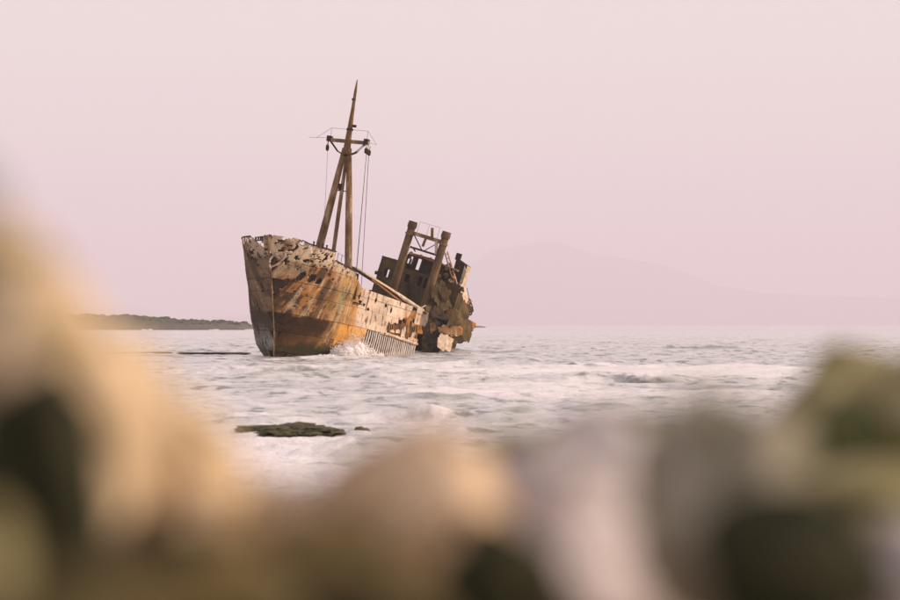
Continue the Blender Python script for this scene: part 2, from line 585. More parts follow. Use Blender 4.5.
def frame(origin, yaw, heel, trim):
    aft = Vector((math.sin(yaw), math.cos(yaw), 0))
    star = Vector((-math.cos(yaw), math.sin(yaw), 0))
    up = Vector((0, 0, 1))
    R = Matrix((aft, star, up)).transposed().to_4x4()
    Rt = Matrix(((math.cos(trim), 0, math.sin(trim), 0), (0, 1, 0, 0), (-math.sin(trim), 0, math.cos(trim), 0), (0, 0, 0, 1)))
    # heel to port: +z leans to port (-y local), port goes down
    Rh = Matrix(((1, 0, 0, 0), (0, math.cos(heel), -math.sin(heel), 0), (0, math.sin(heel), math.cos(heel), 0), (0, 0, 0, 1)))
    return Matrix.Translation(origin) @ R @ Rt @ Rh


BOW_O = Vector(((274 - 450) * 214 / F, 214, 0))
M1 = frame(BOW_O, YAW, HEEL, TRIM)
M1i = M1.inverted()
wreck = empty('shipwreck', M1)
tag(wreck, 'rusted broken cargo ship aground in the surf, leaning aft house behind', 'shipwreck')


def L(s, p, z):
    """ship coordinates: s aft of the stem, p to port, z up"""
    return Vector((s, -p, z))


def loc(px, py, Y):
    return M1i @ at(px, py, Y)


def stem(z):
    return -np.interp(z, [-2, 0, 2, 5, 9.2], [-1.2, 0, .7, 2.2, 4.8])


def half(s, z):
    k = np.interp(z, [-1.5, -.2, .3, 1.0, 2.7, 5, 9], [9, 6.2, 4.8, 3.7, 3.05, 3.0, 2.9])
    B = np.interp(z, [-1.5, 0, 1.5, 4, 9], [3.9, 4.35, 4.55, 4.7, 4.9])
    d = np.maximum(np.asarray(s) - stem(z), 0)
    return B * (1 - np.exp(-d / k))


S_END = 19.6


def top_port(s):
    return np.interp(s, [-5, -3.2, -2.9, -2.4, -0.7, 0.15, 0.3, 0.9, 3.2, 3.5, 4.4, 5.2, 5.8, S_END], [8.75, 8.78, 8.72, 8.55, 8.42, 8.36, 7.75, 7.62, 7.32, 7.1, 6.5, 6.22, 6.18, 5.95])


def top_star(s):
    return np.interp(s, [-5, -4.2, -3.9, -3.3, -3.0, 0, 3, 4, 5, S_END], [8.75, 8.7, 8.4, 8.35, 8.62, 8.62, 8.5, 7.0, 6.2, 6.0])


ZB = [-1.5, 0.45, 1.9, 3.25, 4.65, 5.55, 6.75, 9.4]


def zline(i, s):
    return ZB[i] + np.clip(3 - np.asarray(s), 0, 8) * 0.035 * np.clip((ZB[i] - 2.0) / 4.0, 0, 1.2)


def hull_color(s, z, side, seed):
    nA = fbm(s * 1.3, z * .75, side, 5, 5, .6)
    nB = fbm(s * 3.0, z * 1.0, side, 9, 5, .62)
    nV = fbm(s * 2.6, z * .18, side, 13, 4, .6)
    nV2 = fbm(s * 1.1, z * .12, side, 33, 3, .6)
    pd = fbm(np.floor(s * .37 + .5 * np.floor(z)), np.floor(z * .8), 0, 61, 1)
    c = np.ones(np.shape(s) + (3,)) * np.array([0.175, 0.085, 0.034])
    c = lerp3(c, (0.070, 0.046, 0.028), sstep(.47, .57, nV) * .92)
    c = lerp3(c, (0.40, 0.165, 0.042), sstep(.52, .60, nB) * .8)
    c = lerp3(c, (0.44, 0.30, 0.19), sstep(.54, .60, nA) * .6)
    c = lerp3(c, (0.045, 0.030, 0.018), sstep(.55, .62, fbm(s * 1.5, z * .55, side, 17, 5, .62)) * .85)
    pale = np.array([0.58, 0.45, 0.365])
    # white-painted bulwark and after plates
    w = sstep(6.7, 7.0, z - .05 * np.clip(3 - s, 0, 8)) * sstep(.40, .52, nA * .6 + nB * .4)
    c = lerp3(c, (0.53, 0.40, 0.29), w * .88)
    w = sstep(.57, .64, fbm(s * 3.4, z * .22, side, 23, 4, .6)) * (1 - sstep(4, 5, s)) * sstep(.40, .55, nA + .08)
    c = lerp3(c, (0.49, 0.365, 0.23), w * .7)
    w = sstep(4.4, 5.4, s + 1.2 * (nV2 - .5)) * sstep(.28, .40, nB)
    c = lerp3(c, pale, w * .92)
    # golden washed zone amidships of the bow
    w = sstep(1.4, 2.6, s + 2.0 * (nV2 - .5)) * (1 - sstep(5.0, 5.9, s)) * (1 - sstep(6.5, 7.0, z))
    c = lerp3(c, (0.44, 0.255, 0.10), w * (.3 + .6 * sstep(.42, .56, nV)))
    # green verdigris run
    w = np.exp(-((s - 2.6 + .25 * (z - 5)) / .42) ** 2) * sstep(3.6, 4.6, z) * (1 - sstep(5.6, 6.3, z)) * sstep(.3, .55, nV + .12)
    c = lerp3(c, (0.22, 0.24, 0.13), w * .7)
    # rust runs down the pale plates
    w = sstep(.585, .66, fbm(s * 1.9, z * .06, side, 71, 3, .6)) * sstep(3.8, 5, s) * (1 - sstep(5.2, 6.1, z + 1.2 * (nV - .5)))
    c = lerp3(c, (0.46, 0.21, 0.06), w * .85)
    # bright orange scale above the waterline
    w = sstep(3.0, 3.8, s + .8 * (nB - .5)) * (1 - sstep(8.2, 9.6, s)) * (1 - sstep(3.0, 3.5, z + .5 * (nV - .5)))
    c = lerp3(c, (0.62, 0.30, 0.065), w * .9)
    # old boot-topping: dark brown
    w = (1 - sstep(3.18, 3.34, z + .25 * (nB - .5))) * (1 - sstep(1.9, 2.7, s - .25 * (z - 2) + .5 * (nV - .5)))
    c = lerp3(c, (0.038, 0.019, 0.007), w * .97)
    zw = z - .09 * s - .105 * half(s, z) * side
    w2 = w * (1 - sstep(1.1, 1.9, zw + .9 * (nA - .5))) * sstep(-1, 1, s)
    c = lerp3(c, (0.13, 0.062, 0.018), w2 * .7)
    # weed at the waterline
    w = (1 - sstep(.75, 1.15, zw + .9 * (nB - .5))) * (1 - sstep(4, 7, s))
    c = lerp3(c, (0.030, 0.030, 0.013), w * .95)
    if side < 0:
        c = lerp3(c, (0.082, 0.068, 0.046), .62 - .35 * sstep(7.0, 7.6, z))  # starboard's shade also laid into its colour
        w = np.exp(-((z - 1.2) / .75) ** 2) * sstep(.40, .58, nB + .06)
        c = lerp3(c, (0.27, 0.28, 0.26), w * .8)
    return np.clip(c * (0.82 + .36 * pd)[..., None], 0, .8)


# named wounds in the port plating: s, z, ds, dz
WOUNDS = [(-1.45, 6.15, .22, .40), (-.75, 6.15, .24, .34), (-.2, 6.0, .22, .26), (-1.95, 5.45, .22, .42), (-2.0, 4.7, .2, .3), (5.3, 5.15, .35, .13), (6.1, 5.0, .3, .12), (7.0, 4.75, .25, .1),
          (-3.1, 6.35, .2, .55), (8.2, 5.55, .2, .22), (10.6, 5.4, .3, .14), (12.0, 5.2, .18, .25), (.9, 6.35, .12, .12), (5.0, 5.6, .12, .3)]


def hull_keep(s, z, side):
    h = fbm(s * 5.6, z * 5.6, side * 3, 101, 3, .55)
    g = fbm(s * 1.3, z * 1.3, side * 3, 131, 2)
    up = sstep(6.4, 7.2, z)
    keep = ~(h > (0.80 - 0.185 * up - .03 * (g > .6) - .05 * (g - .5) - .03 * sstep(8, 8.5, z)))
    if side > 0:
        e = .9 + .8 * (fbm(s * 3, z * 3, 0, 151, 3) - .5)
        for ws, wz, a, b in WOUNDS:
            keep &= ((s - ws) / a) ** 2 + ((z - wz) / b) ** 2 > e
        # plating lost over the ribs by the waterline, and torn above them further aft
        r = .35 * (fbm(s * 2, z * 2, 0, 161, 3) - .5)
        keep &= ~((z < 3.22 + .06 * np.sin(s) + r * .3) & (s > 7.7 + (3.2 - z) * -.5 + r * 2))
        lim = np.interp(s, [11.4, 11.8, 13, 14.5, 15.2, 16.2, 17, 17.6, 18.2, 19, 19.6], [3.4, 4.15, 4.2, 4.3, 4.9, 5.0, 5.6, 5.95, 4.6, 4.3, 4.2])
        keep &= ~((z > 3.55 + r) & (z < lim + r) & (s > 11.5))
        keep &= ~((z > 3.22) & (z <= 3.6 + r) & (s > 11.5) & (fbm(s * 3.1, z * 2, 0, 171, 2) > .62))
        keep &= ~((s > 17.0 + r) & (s < 18.1 + r) & (z > 4.2))
    return keep


def hull_patch(s0, s1, zi, side, cell, off, seed, endcut=None, zlo=None, zhi=None):
    tp = top_port if side > 0 else top_star
    L_ = max(s1 - s0, .3)
    nu = max(3, int(L_ / cell))
    a = np.linspace(0, 1, nu + 1)
    smid = s0 + a * (s1 - s0)
    z0, z1 = zline(zi, smid), np.minimum(zline(zi + 1, smid), tp(smid))
    if (z1 - z0).max() < .06:
        return None
    z1 = np.maximum(z1, z0 + .01)
    nv = max(2, int((z1 - z0).max() / cell))
    t = np.linspace(0, 1, nv + 1)
    Z = z0[None, :] + t[:, None] * (z1 - z0)[None, :]
    S = np.tile(smid, (nv + 1, 1))
    if s0 < -1.0 and seed[1] == 0:          # first plate of the strake: run to the stem
        st = stem(Z) + .02
        S = st + a[None, :] * (s1 - st)
        z1 = np.minimum(zline(zi + 1, S), tp(S))
        z0 = zline(zi, S)
        Z = z0 + t[:, None] * np.maximum(z1 - z0, .01)
        S = np.maximum(S, stem(Z) + .02)
    B = half(S, Z)
    e = 1e-2
    ns = -(half(S + e, Z) - B) / e
    nz_ = -(half(S, Z + e) - B) / e
    nl = np.sqrt(ns ** 2 + nz_ ** 2 + 1)
    dent = off - .05 * (fbm(S * 1.1, Z * 1.1, side, 201, 3) - .5) - .022 * np.abs(np.sin(math.pi * S / .72)) - .012 * fbm(S * 5, Z * 5, 0, 207, 2)
    S2, B2, Z2 = S + ns / nl * dent, B + dent / nl, Z + nz_ / nl * dent
    v = np.stack([S2, -side * B2, Z2], -1).reshape(-1, 3)
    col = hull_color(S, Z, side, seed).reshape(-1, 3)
    idx = np.arange(v.shape[0]).reshape(S.shape)
    cs, cz = (S[:-1, :-1] + S[1:, 1:]) / 2, (Z[:-1, :-1] + Z[1:, 1:]) / 2
    keep = hull_keep(cs, cz, side) & ((Z[1:, 1:] - Z[:-1, 1:]) > 0.012)
    fs = []
    for i, j in zip(*np.nonzero(keep)):
        q = (idx[i, j], idx[i, j + 1], idx[i + 1, j + 1], idx[i + 1, j])
        fs.append(q if side > 0 else q[::-1])
    if len(fs) < 3:
        return None
    lab = np.arange(len(v))
    q4 = np.array(fs)
    for _ in range(400):
        m_ = lab[q4].min(1)
        new = lab.copy()
        for c_ in range(4):
            np.minimum.at(new, q4[:, c_], m_)
        if (new == lab).all():
            break
        lab = new
    ids, cnt = np.unique(lab[q4[:, 0]], return_counts=True)
    fs = [f_ for f_, i_ in zip(fs, lab[q4[:, 0]]) if i_ == ids[cnt.argmax()]]
    used = np.unique(np.array(fs))
    mp = -np.ones(len(v), int)
    mp[used] = np.arange(len(used))
    return v[used], [tuple(mp[list(q)]) for q in fs], col[used]


# hull: inner skin, decks and bulkheads; the outer plates are its pieces
def shell():
    mb = MB()
    for side in (1, -1):
        S = np.linspace(0, 1, 70)
        Zt = np.linspace(0, 1, 30)
        tp = top_port if side > 0 else top_star
        A, T = np.meshgrid(S, Zt)
        sm = -4.6 + A * (S_END + 4.6)
        zt = tp(sm) - .22
        Zz = -1.5 + T * (zt + 1.5)
        st = stem(Zz) + .25
        Sx = st + A * (S_END - .1 - st)
        Zz = -1.5 + T * (np.minimum(zt, tp(Sx) - .22) + 1.5)
        Bb = np.maximum(half(Sx, Zz) - .16, .01)
        v = np.stack([Sx, -side * Bb, Zz], -1).reshape(-1, 3)
        idx = np.arange(len(v)).reshape(A.shape)
        fs = []
        HN = fbm(Sx * 2.1, Zz * 2.1, side, 88, 3)
        for i in range(29):
            for j in range(69):
                s_, z_ = Sx[i, j], Zz[i, j]
                if side > 0 and s_ > 7.2 and z_ < 3.4 or side > 0 and s_ > 11.3 and 3.2 < z_ < 5.2 or side > 0 and 16.6 < s_ < 18.3:
                    continue
                if z_ > 7.7 and HN[i, j] > .52:
                    continue
                fs.append((idx[i, j], idx[i, j + 1], idx[i + 1, j + 1], idx[i + 1, j]))
        mb.add(v, fs)
    return mb


hull = shell().build('hull', M_DARK, wreck)
plates = 0
for side in (1, -1):
    for zi in range(7):
        off = (zi % 2) * .022
        s = float(stem(ZB[zi])) - .2
        end = S_END if zi < 6 else 4.6
        k = 0
        s = s if zi < 6 else -4.6
        rr = random.Random(zi * 5 + (side > 0))
        while s < end - .4:
            ln = rr.uniform(2.3, 3.3)
            s1 = min(s + ln, end)
            if end - s1 < 1.0:
                s1 = end
            cell = (.07 if side > 0 else .1) if s < 6 or zi < 6 and side > 0 else .25
            r = hull_patch(s, s1 + .04, zi, side, cell, off + rr.uniform(0, .018), (zi, k), None)
            if r is not None:
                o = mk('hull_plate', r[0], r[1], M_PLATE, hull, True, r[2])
                md = o.modifiers.new('thickness', 'SOLIDIFY')
                md.thickness = .03
                md.offset = -1
                plates += 1
            s = s1
            k += 1

# decks and bulkheads
mb = MB()
ss = np.linspace(-3.2, 4.0, 16)
vs, fs = [], []
for i, s in enumerate(ss):
    z = 7.35 - .05 * s
    b = float(half(s, z)) - .2
    vs += [(s, -b, z), (s, b, z)]
    if i:
        fs.append((2 * i - 2, 2 * i, 2 * i + 1, 2 * i - 1))
mb.add(vs, fs)
o = mb.build('forecastle_deck', M_DARK, wreck)
o.modifiers.new('thickness', 'SOLIDIFY').thickness = .06
mb = MB()
mb.box((4.1, 0, 6.2), (.08, 8.8, 2.0))
mb.build('forecastle_bulkhead', M_HOUSE, wreck)
mb = MB()
for y0, y1, s0, s1 in ((-4.4, -2.6, 4.2, 16.5), (2.6, 4.4, 4.2, S_END), (-2.6, 2.6, 4.2, 9.9)):
    mb.box(((s0 + s1) / 2, (y0 + y1) / 2, 5.0), (s1 - s0, y1 - y0, .08))
mb.build('main_deck', M_DARK, wreck)
mb = MB()
for y in (-2.6, 2.6):
    mb.box((13.0, y, 5.4), (6.2, .1, .9))
for x in (9.9, 16.1):
    mb.box((x, 0, 5.4), (.1, 5.1, .9))
mb.build('hatch_coaming', M_DARK, wreck)
# stem bar with its pale worn edge
mb = MB()
mb.tube([L(float(stem(z)) - .05, 0, z) for z in np.linspace(-1.4, 4.6, 24)], [.038] * 24, 6, .4, 3)
mb.build('stem_bar', mat_rust('stem_bar_scale', (0.14, 0.08, 0.03), (0.26, 0.16, 0.065), (0.40, 0.27, 0.12), 2), wreck)
mb = MB()
mb.tube([L(float(stem(z)) - .06, 0, z) for z in np.linspace(4.6, 8.7, 14)], [.07] * 14, 8, .3, 4)
mb.build('stem_head', M_MAST, wreck)
# hawse ring on the bow with a dark pipe
ring = []
for k in range(19):
    a = 2 * math.pi * k / 18
    s_, z_ = -3.25 + .26 * math.cos(a), 7.02 + .62 * math.sin(a)
    ring.append(L(s_ - .08, float(half(s_, z_)) + .06, z_))
mb = MB()
mb.tube(ring, .085, 6, .3)
hw = mb.build('hawse_pipe', M_PALE, wreck)
mb = MB()
mb.tube([L(-3.32, float(half(-3.25, 7)) + .10, 7.2), L(-3.32, float(half(-3.25, 6.7)) + .10, 6.75)], .17, 8)
mb.build('pipe_mouth', M_DARK, hw)
# rub rail and cap rails
for (f, s0, s1, name) in ((lambda s: float(top_port(s)), -2.85, .1, 'cap_rail'), (lambda s: float(top_port(s)), .4, 3.3, 'cap_rail'), (lambda s: 3.26, 11.3, S_END, 'rubbing_strake')):
    mb = MB()
    pts = [L(s, float(half(s, f(s))) + .03, f(s) + .02 - (.14 * sstep(12, 19, s) if name[0] == 'r' else 0)) for s in np.linspace(s0, s1, 26)]
    mb.tube(pts, .05 if name[0] == 'c' else .12, 6, .5, 9)
    mb.build(name, M_DARK if name[0] == 'c' else M_PALE, wreck)
mb = MB()
mb.tube([L(s, -float(half(s, float(top_star(s)))), float(top_star(s)) + .02) for s in np.linspace(-2.9, 2.6, 24)], .05, 6, .5, 2)
mb.build('cap_rail', M_DARK, wreck)

# ribs bared where the plating is gone
ribm = random.Random(4)
s = 7.6
while s < S_END:
    zt = 3.22
    lean = ribm.uniform(-.05, .05)
    pts = []
    for z in np.linspace(.5, zt, 7):
        pts.append(L(s + lean * (z - 3) * .6, float(half(s, z)) - .06, z))
    mb = MB()
    rw = ribm.uniform(.17, .24)
    vs = []
    for q in pts:
        vs += [q + Vector((-rw / 2, -.025, 0)), q + Vector((rw / 2, -.025, 0)), q + Vector((rw / 2, .035, 0)), q + Vector((-rw / 2, .035, 0))]
    fs = [(0, 1, 2, 3), (27, 26, 25, 24)]
    for q in range(6):
        for e in range(4):
            fs.append((q * 4 + e, q * 4 + 4 + e, q * 4 + 4 + (e + 1) % 4, q * 4 + (e + 1) % 4))
    mb.add(vs, fs)
    o = mb.build('rib', M_RIB, wreck)
    s += ribm.uniform(.42, .50)
s = 11.9
while s < S_END:
    zt = 4.6 + ribm.uniform(-.25, .3) if s > 14.5 else 4.2
    mb = MB()
    w = ribm.uniform(.09, .16)
    zb = 3.3
    mb.box(L(s, float(half(s, 3.9)) - .12, (zb + zt) / 2), (w, .16, zt - zb), Matrix.Rotation(ribm.uniform(-.12, .12), 3, 'Y'))
    mb.build('torn_rib', M_ORANGE if ribm.random() < .45 else M_MAST, wreck)
    s += ribm.uniform(.38, .62)
# rags of plating bent outwards in the torn opening
for k, (s0, z0, w, h, tw, m) in enumerate(((15.4, 3.75, .75, .9, .5, M_PALE), (16.6, 4.1, .5, .7, -.4, M_ORANGE), (14.1, 3.7, .9, .35, .2, M_PALE), (18.0, 3.8, .6, .5, .6, M_PALE), (12.8, 3.6, 1.0, .25, .1, M_PALE))):
    b = float(half(s0, z0))
    mb = MB()
    mb.slab([L(s0 - w / 2, b + .05, z0 - h / 2), L(s0 + w / 2, b + .1, z0 - h * .3), L(s0 + w * .4, b + .08 + tw * .3, z0 + h * .2), L(s0 + w * .1, b + .05 + tw * .3, z0 + h * .55), L(s0 - w * .3, b + .02, z0 + h * .2)], .03)
    mb.build('torn_plate', m, wreck)
# bilge plate swung down at the waterline, its slots solid dark blocks for the shade inside
mb = MB()
pl = [loc(x, y, 223.5) for x, y in ((354, 348.5), (362, 349.5), (376, 352.3), (388, 355), (386, 357.5), (372, 357.6), (360, 356.5), (355, 353))]
mb.slab(pl, .06)
bp = mb.build('bilge_plate', M_PALE, wreck)
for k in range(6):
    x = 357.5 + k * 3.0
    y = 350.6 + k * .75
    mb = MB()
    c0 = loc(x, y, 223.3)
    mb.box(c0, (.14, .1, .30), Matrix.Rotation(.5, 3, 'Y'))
    mb.build('slot_shade', M_DARK, bp)
# shaft of pale plate at the break
mb = MB()
mb.slab([loc(x, y, 233.2) for x, y in ((419.5, 311), (424, 310), (428.5, 313), (428, 320), (425, 326.5), (420, 325))], .05)
mb.build('torn_plate', M_PALE, wreck)

# ------------------------------------------------------------------ foremast and cargo gear
SM = 10.0
APX = L(SM, .0, 18.05)
mast = MB()
mast.tube([L(SM, 1.80, 5.0), L(SM, 1.4, 8), L(SM, .75, 13.0), L(SM, .18, 17.4)], [.30, .30, .26, .2], 14, .06)
fm_ = mast.build('foremast', M_MAST, wreck, True)
mb = MB()
mb.tube([L(SM, -1.80, 5.0), L(SM, -1.4, 8), L(SM, -.75, 13.0), L(SM, -.18, 17.4)], [.34, .34, .28, .2], 14, .06)
mb.build('mast_leg', M_MAST, fm_, True)
mb = MB()
mb.tube([L(SM - .1, .0, 5.4), L(SM, 0, 12), L(SM, .05, 17.3)], [.16, .16, .13], 10, .1)
mb.build('mast_ladder_pole', M_MAST, fm_, True)
mb = MB()
mb.tube([L(SM, 0, 16.9), L(SM, 0, 18.2), L(SM, .05, 20.4), L(SM, 0.08, 22.0), L(SM + .02, 0.1, 22.9)], [.32, .24, .15, .11, .04], 10, .1)
mb.build('topmast', M_MAST, fm_, True)
mb = MB()
mb.box(L(SM, .35, 19.2), (.14, .35, .2))
mb.build('mast_lamp', M_DARK, fm_)
for z, a in ((21.3, .17), (18.9, .28)):
    mb = MB()
    mb.tube([L(SM, .03, z - .07), L(SM, .03, z + .07)], a, 10)
    mb.build('mast_band', M_DARK, fm_)
mb = MB()
mb.box(L(SM, 0, 17.95), (.34, 3.5, .26))
xt = mb.build('crosstree', M_MAST, fm_)
mb = MB()
for sgn in (-1, 1):
    for dx in (-.14, .14):
        mb.tube([L(SM + dx, sgn * 1.45, 17.85), L(SM + dx, sgn * .75, 17.1), L(SM + dx, sgn * .2, 16.85)], .05, 6)
    mb.box(L(SM, sgn * 1.55, 18.05), (.5, .35, .4))
mb.box(L(SM, 0, 16.85), (.4, .8, .14))
mb.build('crosstree_brace', M_DARK, xt)
for sgn, off in ((-1, .0), (-1, .22), (1, .0), (1, .25), (1, .5)):
    mb = MB()
    c = L(SM - .1 + off, sgn * (1.62 + off * .25), 17.35 - off * .2)
    mb.tube([c + Vector((0, 0, .55)), c + Vector((0, 0, .2))], .025, 5)
    mb.tube([c + Vector((0, 0, .22)), c + Vector((0, 0, .1)), c + Vector((0, 0, -.16)), c + Vector((0, 0, -.25))], [.05, .13, .13, .04], 8)
    mb.build('cargo_block', M_DARK, xt)
mb = MB()
mb.tube([L(SM, -.8, 14.0), L(SM, .62, 14.0)], .04, 5)
mb.box(L(SM, -.1, 14.3), (.3, .3, .5))
mb.build('mast_step', M_DARK, fm_)
mb = MB()
mb.box(L(SM, 1.45, 7.6), (1.1, 1.1, .1))
mb.build('mast_collar', M_DARK, fm_)
# winch gear at the foot of the mast
mb = MB()
mb.box(L(SM - .4, 1.5, 6.75), (.6, .5, .55))
mb.tube([L(SM - .4, 1.0, 6.9), L(SM - .4, 2.15, 6.9)], .22, 10)
mb.build('winch', M_PALE, wreck)
# rigging wires
def wire(a, b, r=.018, sag=.0, name='rigging_wire', par=wreck):
    m_ = MB()
    a, b = Vector(a), Vector(b)
    pts = [a.lerp(b, t) + Vector((0, 0, -sag * 4 * t * (1 - t))) for t in np.linspace(0, 1, 9)]
    m_.tube(pts, r, 5)
    return m_.build(name, M_WIRE, par)


wire(L(SM + .3, 1.75, 17.1), L(SM + .4, 2.6, 5.6), .022)
wire(L(SM - .1, 1.70, 17.1), L(SM - .4, 2.35, 5.6), .020)
wire(L(SM, 1.66, 17.1), L(SM, 2.15, 5.8), .014)
wire(L(SM, -1.6, 17.2), L(SM, -.75, 7.4), .012)
wire(L(SM, -1.5, 18.9), L(SM, 1.55, 18.9), .013)
for p in (-1.5, 1.55):
    wire(L(SM, p, 18.1), L(SM, p, 18.9), .013)
wire(L(SM, -1.5, 18.9), L(SM, -2.7, 18.0), .012)
wire(L(SM, 1.55, 18.9), L(SM, 2.4, 17.9), .012)
wire(L(SM, -1.7, 18.1), L(SM, -3.3, 18.0), .012)
wire(L(SM, 1.7, 18.0), L(SM, 2.4, 17.9), .012)
# derrick booms lowered along the deck
b0, b1 = loc(355, 268.5, 224.5), loc(423, 310.5, 232.6)
mb = MB()
mb.tube([b0, b0.lerp(b1, .33), b0.lerp(b1, .66), b1], [.17, .20, .19, .13], 10, .08)
o = mb.build('derrick_boom', M_PALE, wreck, True)
mb = MB()
e0 = b0.lerp(b1, .955)
mb.tube([e0, e0 + Vector((.3, -.35, .34))], [.09, .06], 6)
mb.build('boom_fitting', M_PALE, o)
b2, b3 = loc(352, 267.5, 223.6), loc(428, 314.5, 233.5)
mb = MB()
mb.tube([b2, b2.lerp(b3, .5), b3], [.12, .12, .09], 8, .08)
mb.build('derrick_boom', M_DARK, wreck, True)
b2, b3 = loc(372, 280, 225.5), loc(404, 304.5, 230)
mb = MB()
mb.tube([b2, b2.lerp(b3, .5), b3], [.08, .09, .07], 8, .1)
mb.build('derrick_boom', M_ORANGE, wreck, True)
# bits of bent rail on the forecastle edge
for s0 in (0.75, 1.25, 1.9, 2.5):
    z0 = float(top_port(s0))
    mb = MB()
    b = float(half(s0, z0)) - .1
    mb.tube([L(s0, b, z0 - .1), L(s0 + .05, b, z0 + .75)], .022, 5)
    mb.build('rail_post', M_WIRE, wreck)
wire(L(.7, float(half(.7, 8)) - .1, 8.3), L(2.6, float(half(2.6, 8)) - .1, 8.05), .015)
for s0 in (-2.0, -1.6, -1.25, -.9):
    z0 = float(top_port(s0)) + .02
    mb = MB()
    b = float(half(s0, z0))
    mb.tube([L(s0, b, z0 - .1), L(s0, b, z0 + .16), L(s0, b, z0 + .26)], [.05, .06, .09], 7)
    mb.build('bollard', M_DARK, wreck)
for k, s0 in enumerate((-3.9, -3.75, -3.55, -3.3)):
    z0 = float(top_star(s0))
    mb = MB()
    mb.tube([L(s0, -float(half(s0, z0)), z0 - .1), L(s0, -float(half(s0, z0)), z0 + .12), L(s0, -float(half(s0, z0)), z0 + .24)], [.05, .07, .1], 7)
    mb.build('bollard', M_DARK, wreck)

# ------------------------------------------------------------------ after section: house, king posts, torn stern
HEEL2 = math.radians(17)
M2 = frame(at(405, 338.5, 248), YAW, HEEL2, math.radians(2))
C12 = M1i @ M2
PC = -0.75                                # centre line of the after section


def A(s, p, z):
    return C12 @ Vector((s, -(p + PC), z))


def build2(mbuild, name, mat, parent=wreck, smooth=False):
    return mbuild.build(name, mat, parent, smooth)


def wall_panel(name, mat, org, ux, uz, W, Hh, holes, parent, thick=.06, cell=.16, seed=0, ragged=0.0, top=None):
    """steel wall with real openings; org, ux, uz in after-section coordinates (s,p,z)"""
    nx, nz2 = int(W / cell), int(Hh / cell)
    xs, zs = np.linspace(0, W, nx + 1), np.linspace(0, Hh, nz2 + 1)
    vs, fs, idx = [], [], {}
    WN = .10 * (fbm(xs[:, None] * .8, zs[None, :] * .8, seed, 400 + seed, 3) - .5)
    RG = fbm((xs[:, None] + cell / 2) * 1.4, (zs[None, :] + cell / 2) * 1.4, seed, 420 + seed, 3)
    org, ux, uz = Vector(org), Vector(ux).normalized(), Vector(uz).normalized()
    nrm = ux.cross(uz)

    def vid(i, j):
        if (i, j) not in idx:
            x, z = xs[i], zs[j]
            w = float(WN[i, j])
            q = org + ux * x + uz * z + nrm * w
            idx[(i, j)] = len(vs)
            vs.append(A(*q))
        return idx[(i, j)]
    for i in range(nx):
        for j in range(nz2):
            x, z = (xs[i] + xs[i + 1]) / 2, (zs[j] + zs[j + 1]) / 2
            if any(a < x < b and c < z < d for a, b, c, d in holes):
                continue
            if ragged and RG[i, j] > 1 - ragged:
                continue
            if top and z > top(x):
                continue
            fs.append((vid(i, j), vid(i + 1, j), vid(i + 1, j + 1), vid(i, j + 1)))
    o = mk(name, vs, fs, mat, parent)
    md = o.modifiers.new('thickness', 'SOLIDIFY')
    md.thickness = thick
    return o


house = wall_panel('aft_house', M_HOUSE, (2.6, -4.25, -.5), (0, 1, 0), (0, 0, 1), 7.65, 6.8,
                   [(.55, .95, 5.0, 5.75), (2.55, 2.95, 5.05, 5.8), (3.78, 4.16, 5.1, 5.95), (4.32, 4.68, 5.1, 5.95), (6.6, 7.0, 4.9, 5.6), (1.9, 2.25, 2.2, 3.2), (3.9, 4.05, 3.5, 3.65), (4.3, 4.42, 3.6, 3.72)], wreck, .07, .09, 1,
                   top=lambda x: 6.66 if x < 2.3 else 6.3)
# starboard, port and after walls of the house
wall_panel('house_side', M_HOUSE, (2.6, -4.25, -.5), (1, 0, 0), (0, 0, 1), 3.8, 6.6, [(1.0, 1.6, 4.8, 5.5), (2.6, 3.2, 4.8, 5.5)], house, .07, .2, 2, .25)
wall_panel('house_side', M_HOUSE, (2.6, 3.4, -.5), (1, 0, 0), (0, 0, 1), 1.4, 5.6, [], house, .07, .2, 3, .30)
wall_panel('house_back', M_HOUSE, (6.4, -4.25, -.5), (0, 1, 0), (0, 0, 1), 4.6, 6.0, [(1.0, 2.2, 3.5, 5.6)], house, .07, .25, 4, .3)
mb = MB()
mb.slab([A(3.5, -2.9, -.4), A(3.5, 3.3, -.4), A(3.5, 3.3, 5.5), A(3.5, -2.9, 5.5)], .06)  # added dark sheet, so the window openings look shaded
build2(mb, 'window_backing', M_DARK, house)
# bridge front: a second storey with a leaning visor, holed
wall_panel('bridge_front', M_DARK, (3.0, -2.2, 5.4), (0.05, 1, 0), (.10, 0, 1), 4.8, 2.1, [(0.1, .5, .75, 1.5), (1.0, 1.32, .5, 1.5)], house, .06, .1, 5, top=lambda x: 1.75 + .12 * math.sin(x * 7))
wall_panel('bridge_side', M_DARK, (3.0, -2.2, 5.4), (1, 0, 0), (0, 0, 1), 1.6, 1.6, [(.5, 1.1, .5, 1.2)], house, .06, .1, 6, .3)
mb = MB()
mb.slab([A(2.75, -2.0, 7.1), A(2.75, 0.1, 7.2), A(2.8, 1.5, 7.0), A(2.8, 2.7, 6.85), A(3.3, 2.7, 6.9), A(3.3, -2.0, 7.15)], .12)
build2(mb, 'visor', M_MAST, house)
mb = MB()
mb.slab([A(2.5, -4.3, 6.16), A(2.5, -2.2, 6.16), A(6.2, -2.2, 6.05), A(6.3, -4.25, 6.05)], .08)
build2(mb, 'house_roof', M_HOUSE, house)
mb = MB()
mb.box(A(2.4, -4.3, 4.6), (.25, .25, .3))
build2(mb, 'lamp_bracket', M_DARK, house)
mb = MB()
mb.slab([A(2.5, -2.75, 3.2), A(2.5, -2.15, 3.15), A(2.5, -2.2, 4.9), A(2.5, -2.7, 5.0)], .05)
build2(mb, 'rusted_door', M_DOOR, house)
